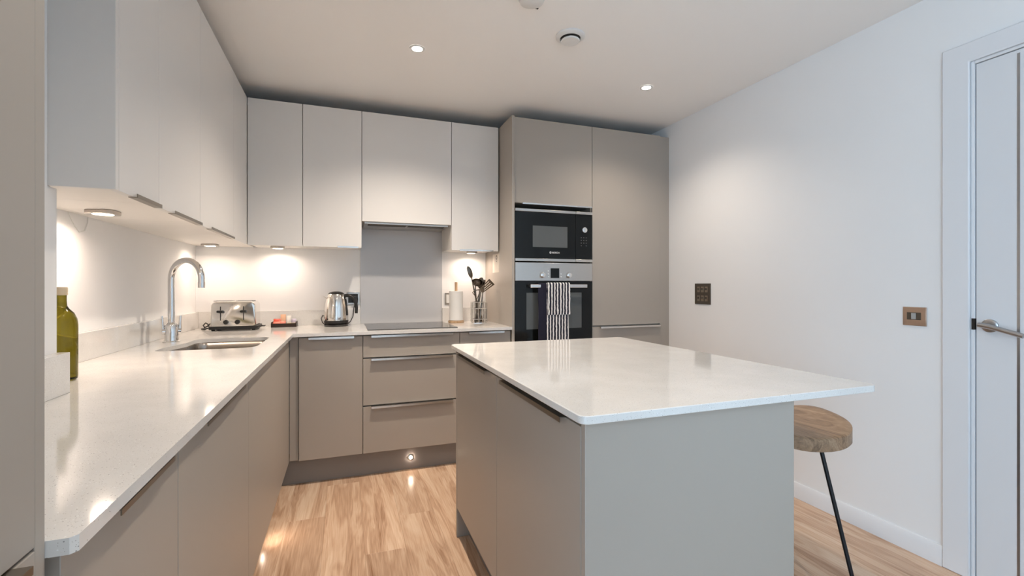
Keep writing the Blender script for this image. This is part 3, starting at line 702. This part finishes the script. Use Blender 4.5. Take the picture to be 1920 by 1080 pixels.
# paper towel holder
px, py = .800, 3.470
pt = thing('paper_towel_holder', (px, py, ZW), 'wooden holder carrying a white paper towel roll', 'towel holder')
bm = NB(); lathe(bm, [(.058, 0), (.060, .003), (.060, .015), (.057, .018)], (px, py, ZW), 40); part('base', bm, pegwood, pt)
bm = NB(); lathe(bm, [(.0105, .018), (.0105, .305), (.009, .309)], (px, py, ZW), 20); part('peg', bm, pegwood, pt)
bm = NB()
prev = None; nn = 40
for r, z in ((.017, .019), (.050, .019), (.0525, .021), (.0525, .240), (.050, .242), (.017, .242)):
    rg = ring(bm, Vector((px, py, ZW+z)), Vector((1, 0, 0)), Vector((0, 1, 0)), r, nn)
    if prev: bridge(bm, prev, rg)
    else: first = rg
    prev = rg
bridge(bm, prev, first); bmesh.ops.recalc_face_normals(bm, faces=bm.faces[:]); part('paper_roll', bm, paper, pt)

# utensil holder (chrome cage) and utensils
ux, uy, uw, ud, uh = .962, 3.405, .050, .045, .158
uo = thing('utensil_holder', (ux, uy, ZW), 'square chrome wire utensil caddy by the tower', 'utensil holder')
def rod(bm, a, b, r=.003): cyl(bm, a, b, r, r, 8)
part('base', B(ux-uw, ux+uw, uy-ud, uy+ud, ZW, ZW+.004), chrome, uo)
for z in (ZW+.030, ZW+.110, ZW+uh):
    bm = NB()
    for a, b in (((-1, -1), (1, -1)), ((1, -1), (1, 1)), ((1, 1), (-1, 1)), ((-1, 1), (-1, -1))): rod(bm, (ux+uw*a[0], uy+ud*a[1], z), (ux+uw*b[0], uy+ud*b[1], z))
    part('hoop', bm, chrome, uo)
for a in ((-1, -1), (-.33, -1), (.33, -1), (1, -1), (1, -.0), (1, 1), (.33, 1), (-.33, 1), (-1, 1), (-1, 0)):
    bm = NB(); rod(bm, (ux+uw*a[0], uy+ud*a[1], ZW+.004), (ux+uw*a[0], uy+ud*a[1], ZW+uh)); part('upright', bm, chrome, uo)
GU = 'cooking utensils in the chrome caddy'
def blade(bm, c, d, nrm, length, width, thick, n=14, power=2.2, slots=0):
    """flat oval head: starts at c, runs along d"""
    d = Vector(d).normalized(); nrm = Vector(nrm); nrm = (nrm-d*nrm.dot(d)).normalized(); s = d.cross(nrm)
    prev = None
    for k in range(n+1):
        t = k/n; w = width*max(.06, (1-abs(2*t-1)**power))**.5
        p = Vector(c)+d*length*t+nrm*(.006*math.sin(PI*t))
        rg = [bm.verts.new(p+s*(w*.5*math.cos(a))+nrm*(thick*.5*math.sin(a))) for a in [2*PI*i/12 for i in range(12)]]
        if prev: bridge(bm, prev, rg)
        else: bm.faces.new(rg[::-1])
        prev = rg
    bm.faces.new(prev)
def utensil(name, foot, neck, label, head, m=utensil_m, r=.0062):
    t = thing(name, foot, label, 'utensil', GU)
    bm = NB(); f, n = Vector(foot), Vector(neck); tube(bm, [f, f.lerp(n, .5), n], [r*1.25, r, r*.7], 10); part('handle', bm, m, t)
    bm = NB(); head(bm, n, (n-f).normalized()); part('head', bm, m, t, ang=60); return t
zb = ZW+.006
utensil('serving_spoon', (ux+.02, uy+.02, zb), (.905, 3.41, 1.255), 'tallest spoon in the caddy leaning left', lambda b, n, d: blade(b, n-d*.005, d+Vector((-.12, 0, 0)), (0, -1, .1), .095, .036, .004))
def ladle(b, n, d):
    c = n+Vector((.012, -.02, .008)); prev = None
    for k in range(9):
        a = k/8*PI*.5; rg = ring(b, c+Vector((0, .034*math.cos(a)*0+.0, 0))+Vector((0, -.6, .8)).normalized()*(-.034*math.cos(a)), *frame(Vector((0, -.6, .8))), max(.040*math.sin(a), .001), 20)
        if prev: bridge(b, prev, rg)
        prev = rg
    bmesh.ops.solidify(b, geom=b.faces[:], thickness=.0015)
utensil('ladle', (ux-.01, uy+.01, zb), (.930, 3.40, 1.215), 'round ladle bowl hanging at left of the caddy', ladle)
utensil('slotted_spoon', (ux-.02, uy+.025, zb), (.976, 3.42, 1.175), 'dark oval slotted spoon in middle of caddy', lambda b, n, d: blade(b, n-d*.004, d, (-.5, -1, .1), .085, .050, .004))
utensil('basting_spoon', (ux+.0, uy-.02, zb), (.990, 3.39, 1.165), 'narrow curved spoon right of the slotted one', lambda b, n, d: blade(b, n-d*.004, d+Vector((.1, 0, 0)), (-1, -.6, .1), .080, .034, .004))
def masher(b, n, d):
    tube(b, [n, n+Vector((-.012, -.006, .03)), n+Vector((-.034, -.012, .056)), n+Vector((-.020, -.016, .072)), n+Vector((.016, -.016, .078)), n+Vector((.022, -.012, .064)), n+Vector((.012, -.006, .03)), n], .0032, 8)
    for k in range(3): tube(b, [n+Vector((-.026+.016*k, -.013, .062+.003*k)), n+Vector((-.018+.016*k, -.016, .074+.002*k))], .002, 6)
utensil('potato_masher', (ux+.03, uy+.0, zb), (.935, 3.375, 1.085), 'wire potato masher low at left of the caddy', masher)
def turner(b, n, d):
    dd = Vector((.70, -.30, .66)).normalized(); s = Vector((-.55, -.2, .50)); s = (s-dd*s.dot(dd)).normalized(); nr = dd.cross(s)
    L_, W_ = .112, .066
    def P(u, v, w=0): return n+dd*(u*L_)+s*(v*W_*(.62+.38*u))+nr*w
    def bar(u0, u1, v0, v1):
        q = [P(u0, v0, -.001), P(u1, v0, -.001), P(u1, v1, -.001), P(u0, v1, -.001), P(u0, v0, .001), P(u1, v0, .001), P(u1, v1, .001), P(u0, v1, .001)]
        v = [b.verts.new(x) for x in q]
        for f in ((0, 3, 2, 1), (4, 5, 6, 7), (0, 1, 5, 4), (1, 2, 6, 5), (2, 3, 7, 6), (3, 0, 4, 7)): b.faces.new([v[i] for i in f])
    bar(0, .22, -.5, .5); bar(.86, 1, -.5, .5)
    for v in (-.5, -.22, .06, .34): bar(.22, .86, v, v+.16)
utensil('slotted_turner', (ux-.03, uy+.0, zb), (.968, 3.372, 1.150), 'slotted turner leaning right against tower panel', turner)

# small label on the tower side
lb = thing('paper_label', (1.078, 3.34, 1.29), 'cream instruction label stuck on tower side panel', 'label')
part('sheet', B(1.0772, 1.0784, 3.265, 3.420, 1.292, 1.432), sticker_m, lb)
bm = NB(); n = 20
def ann_x(bm, y, z, r0, r1):
    a = [bm.verts.new((1.0768, y+r0*math.cos(2*PI*i/n), z+r0*math.sin(2*PI*i/n))) for i in range(n)]; b = [bm.verts.new((1.0768, y+r1*math.cos(2*PI*i/n), z+r1*math.sin(2*PI*i/n))) for i in range(n)]
    for i in range(n): bm.faces.new((a[i], a[(i+1) % n], b[(i+1) % n], b[i]))
ann_x(bm, 3.325, 1.405, .010, .017); box(bm, 1.0765, 1.077, 3.319, 3.331, 1.372, 1.380)
part('printed_symbol', bm, print_dk, lb, flat=True)

# ------------------------------------------------------------------ switch plates on the right wall
sw = thing('light_switch', (XR, 2.636, 1.06), 'dark bronze six gang switch plate near fridge cabinet', 'light switch')
part('plate', B(XR-.006, XR-.0003, 2.560, 2.713, 1.060, 1.208), dkbronze, sw, .002)
for r in range(2):
    for c in range(3):
        y = 2.5985+c*.038; z = 1.1025+r*.063
        k = part('toggle_surround', B(XR-.0075, XR-.0061, y-.013, y+.013, z-.020, z+.020), bronze, sw, .0005)
        part('toggle', B(XR-.014, XR-.0076, y-.004, y+.004, z-.004, z+.010), dkbronze, k, .001)
su = thing('fused_spur', (XR, 1.333, 1.014), 'copper coloured fused switch plate beside the door', 'wall plate')
part('plate', B(XR-.007, XR-.0003, 1.288, 1.379, 1.014, 1.097), copper, su, .002)
k = part('insert', B(XR-.0085, XR-.0071, 1.308, 1.362, 1.040, 1.073), dkbronze, su, .001)
part('rocker', B(XR-.011, XR-.0086, 1.326, 1.344, 1.0425, 1.0705), mat('grey_rocker', (.36, .36, .35), .4, noise=.03), k, .001)

# ------------------------------------------------------------------ bar stool
st = thing('bar_stool', (1.655, 1.336, 0), 'wooden saddle seat bar stool with black metal legs', 'stool')
sl = Vector((.35, .937, 0)).normalized(); sp_ = Vector((.937, -.35, 0)).normalized(); sc = Vector((1.634, 1.348, 0))
bm = NB(); NA, NR = 56, 10
def seat_xy(a, k):
    ca, sa = math.cos(a), math.sin(a); e = 2/2.9
    u = math.copysign(abs(ca)**e, ca)*.178*k; v = math.copysign(abs(sa)**e, sa)*.212*k
    return u, v
def ztop(u, v): return .664+.030*(abs(u)/.178)**2.0-.012*(v/.212)**2+.006
rings = []
for k in [0.0001]+[i/NR for i in range(1, NR)]+[.975, 1.0]:
    rg = []
    for i in range(NA):
        u, v = seat_xy(2*PI*i/NA, k); z = ztop(u, v)-(.004 if k == 1.0 else 0); q = sc+sp_*u+sl*v
        rg.append(bm.verts.new((q.x, q.y, z)))
    rings.append(rg)
for k, dz in ((1.0, -.046), (.97, -.052), (.6, -.052), (.0001, -.052)):
    rg = []
    for i in range(NA):
        u, v = seat_xy(2*PI*i/NA, k); u1, v1 = seat_xy(2*PI*i/NA, 1.0); q = sc+sp_*u+sl*v
        rg.append(bm.verts.new((q.x, q.y, min(ztop(u1, v1)+dz, .630) if k == 1.0 else .622)))
    rings.append(rg)
for a, b in zip(rings, rings[1:]): bridge(bm, a, b)
bmesh.ops.recalc_face_normals(bm, faces=bm.faces[:])
so = part('seat', bm, seatwood, st, ang=50)
for a in (-1, 1):
    for b in (-1, 1):
        top = sc+sp_*(.050*a)+sl*(.120*b); ft = sc+sp_*(.150*a)+sl*(.212*b)
        bm = NB(); tube(bm, [(top.x, top.y, .628), (top.x*.5+ft.x*.5, top.y*.5+ft.y*.5, .314), (ft.x, ft.y, .0)], .0072, 14); part('leg', bm, blackmetal, st)
bm = NB(); fr_ = [sc+sp_*(.085*a)+sl*(.166*b)+Vector((0, 0, .25)) for a, b in ((-1, -1), (1, -1), (1, 1), (-1, 1))]
rod(bm, fr_[0], fr_[3], .005); part('foot_rail', bm, blackmetal, st)
bm = NB(); rod(bm, fr_[2], fr_[3], .005); part('foot_rail', bm, blackmetal, st)

# ------------------------------------------------------------------ lamps and ceiling fittings
def light(name, typ, loc, rot, power, col, parent, **kw):
    l = bpy.data.lights.new(name, typ); l.energy = power; l.color = col
    for k, v in kw.items(): setattr(l, k, v)
    o = bpy.data.objects.new(name, l); link(o, parent, loc); o.rotation_euler = rot; return o
def downlight(x, y, label, tilt=0.0, pw=1.0):
    t = thing('downlight', (x, y, ZC), label, 'downlight', 'recessed ceiling downlights')
    bm = NB(); lathe(bm, [(.026, -.0015), (.030, -.004), (.038, -.004), (.041, -.0005)], (x, y, ZC), 36, caps=False); part('bezel', bm, white_pl, t)
    bm = NB(); a = ring(bm, Vector((x, y, ZC-.0025)), Vector((1, 0, 0)), Vector((0, 1, 0)), .0285, 32); bm.faces.new(a[::-1]); part('lens', bm, glow_d, t, flat=True)
    light('lamp', 'SPOT', (x, y, ZC-.012), (0, tilt, 0), DOWN_W*pw, (1, .86, .72), t, spot_size=math.radians(132), spot_blend=1.0, shadow_soft_size=.04)
downlight(.362, 2.480, 'lit ceiling downlight in front of the hob wall cabinets', 0, 1.35)
downlight(1.800, 2.473, 'lit ceiling downlight near the fridge and right wall', 0, .46)
downlight(.362, .95, 'unseen ceiling downlight added over the aisle, above the frame', 0, .5)  # unseen lamp, added for warm fill on the aisle and worktops
ve = thing('extract_vent', (1.068, 2.092, ZC), 'round white extract vent on the ceiling', 'vent')
vc = (1.068, 2.092, ZC)
bm = NB(); lathe(bm, [(.073, -.0002), (.072, -.008), (.064, -.014), (.052, -.016), (.051, -.004)], vc, 48, caps=False); bmesh.ops.reverse_faces(bm, faces=bm.faces[:]); part('rim', bm, white_pl, ve)
bm = NB(); a = ring(bm, Vector(vc)+Vector((0, 0, -.0035)), Vector((1, 0, 0)), Vector((0, 1, 0)), .0515, 40); bm.faces.new(a[::-1]); part('throat', bm, dark_m, ve, flat=True)
bm = NB(); lathe(bm, [(.012, -.004), (.012, -.020), (.044, -.022), (.047, -.025), (.044, -.031), (.0, -.033)], vc, 40, caps=False); bmesh.ops.reverse_faces(bm, faces=bm.faces[:]); part('valve_disc', bm, white_pl, ve)
sm = thing('smoke_alarm', (.765, 1.865, ZC), 'white smoke alarm cut by the top frame edge', 'alarm')
bm = NB(); lathe(bm, [(.058, -.0002), (.058, -.010), (.052, -.024), (.040, -.030), (.0, -.031)], (.765, 1.865, ZC), 40, caps=False); bmesh.ops.reverse_faces(bm, faces=bm.faces[:]); part('cover', bm, white_pl, sm)
part('vent_slot', B(.800, .812, 1.9, 1.906, ZC-.024, ZC-.020), black_pl, sm)

ZP = 1.458
def puck(x, y, ang, label, pw=1.0, cable=None):
    t = thing('cabinet_light', (x, y, ZP-.02), label, 'cabinet light', 'warm lights under the wall cabinets')
    R = Matrix.Translation((x, y, 0)) @ Matrix.Rotation(ang, 4, 'Z')
    bm = NB(); q = rounded([(-.055, -.055), (.055, -.055), (.0, .075)], .022, 5); prism(bm, q, ZP-.014, ZP-.0005); bmesh.ops.transform(bm, matrix=R, verts=bm.verts); part('housing', bm, steel, t, .002)
    bm = NB(); a = ring(bm, Vector((0, -.012, ZP-.0145)), Vector((1, 0, 0)), Vector((0, 1, 0)), .030, 28); bm.faces.new(a[::-1]); bmesh.ops.transform(bm, matrix=R, verts=bm.verts); part('lens', bm, glow, t, flat=True)
    p = R @ Vector((0, -.012, 0))
    if cable:
        bm = NB(); tube(bm, cable, .0016, 6); part('cable', bm, white_pl, t)
    light('lamp', 'AREA', (p.x, p.y, ZP-.0165), (0, 0, 0), PUCK_W*pw, WARM, t, shape='DISK', size=.055, spread=math.radians(158))
puck(-.815, 2.03, PI/2, 'lit under-cabinet light nearest the camera above the worktop', 1.15, [(XL+.003, 2.10, ZP-.001), (XL+.003, 2.13, 1.425), (XL+.003, 2.175, 1.392), (XL+.003, 2.215, 1.402), (XL+.003, 2.235, 1.435), (XL+.003, 2.238, ZP-.001)])
puck(-.815, 3.42, PI/2, 'lit under-cabinet light above the toaster corner', .7)
puck(-.425, 3.505, 0, 'lit under-cabinet light above the tea tray', .75)
puck(.925, 3.505, 0, 'lit under-cabinet light above the utensil caddy', .8)

pl = thing('plinth_light', (.404, YD+.06, .076), 'small round lit plinth light below the drawers', 'plinth light', 'small lights in the plinths')
bm = NB(); lathe(bm, [(.016, 0), (.016, .003), (.012, .004)], (.404, YD+.0598, .076), 28, '-Y'); part('bezel', bm, chrome, pl)
bm = NB(); lathe(bm, [(.011, .0042), (.0105, .005)], (.404, YD+.0598, .076), 24, '-Y'); part('lens', bm, glow_p, pl)
light('lamp', 'AREA', (.404, YD+.053, .076), (PI/2, 0, 0), PLINTH_W, WARM, pl, shape='DISK', size=.022)
pl = thing('plinth_light', (XD-.06, 2.42, .076), 'plinth light under the sink run throwing a glow on floor', 'plinth light', 'small lights in the plinths')
bm = NB(); lathe(bm, [(.016, 0), (.016, .003), (.012, .004)], (0, 0, 0), 28, '-X'); bmesh.ops.transform(bm, matrix=Matrix.Translation((XD-.0598, 2.42, .076)) @ Matrix.Rotation(PI, 4, 'Z'), verts=bm.verts); part('bezel', bm, chrome, pl)
bm = NB(); lathe(bm, [(.011, .0042), (.0105, .005)], (0, 0, 0), 24, '-X'); bmesh.ops.transform(bm, matrix=Matrix.Translation((XD-.0598, 2.42, .076)) @ Matrix.Rotation(PI, 4, 'Z'), verts=bm.verts); part('lens', bm, glow_p, pl)
light('lamp', 'AREA', (XD-.053, 2.42, .076), (0, -PI/2, 0), PLINTH_W, WARM, pl, shape='DISK', size=.022)
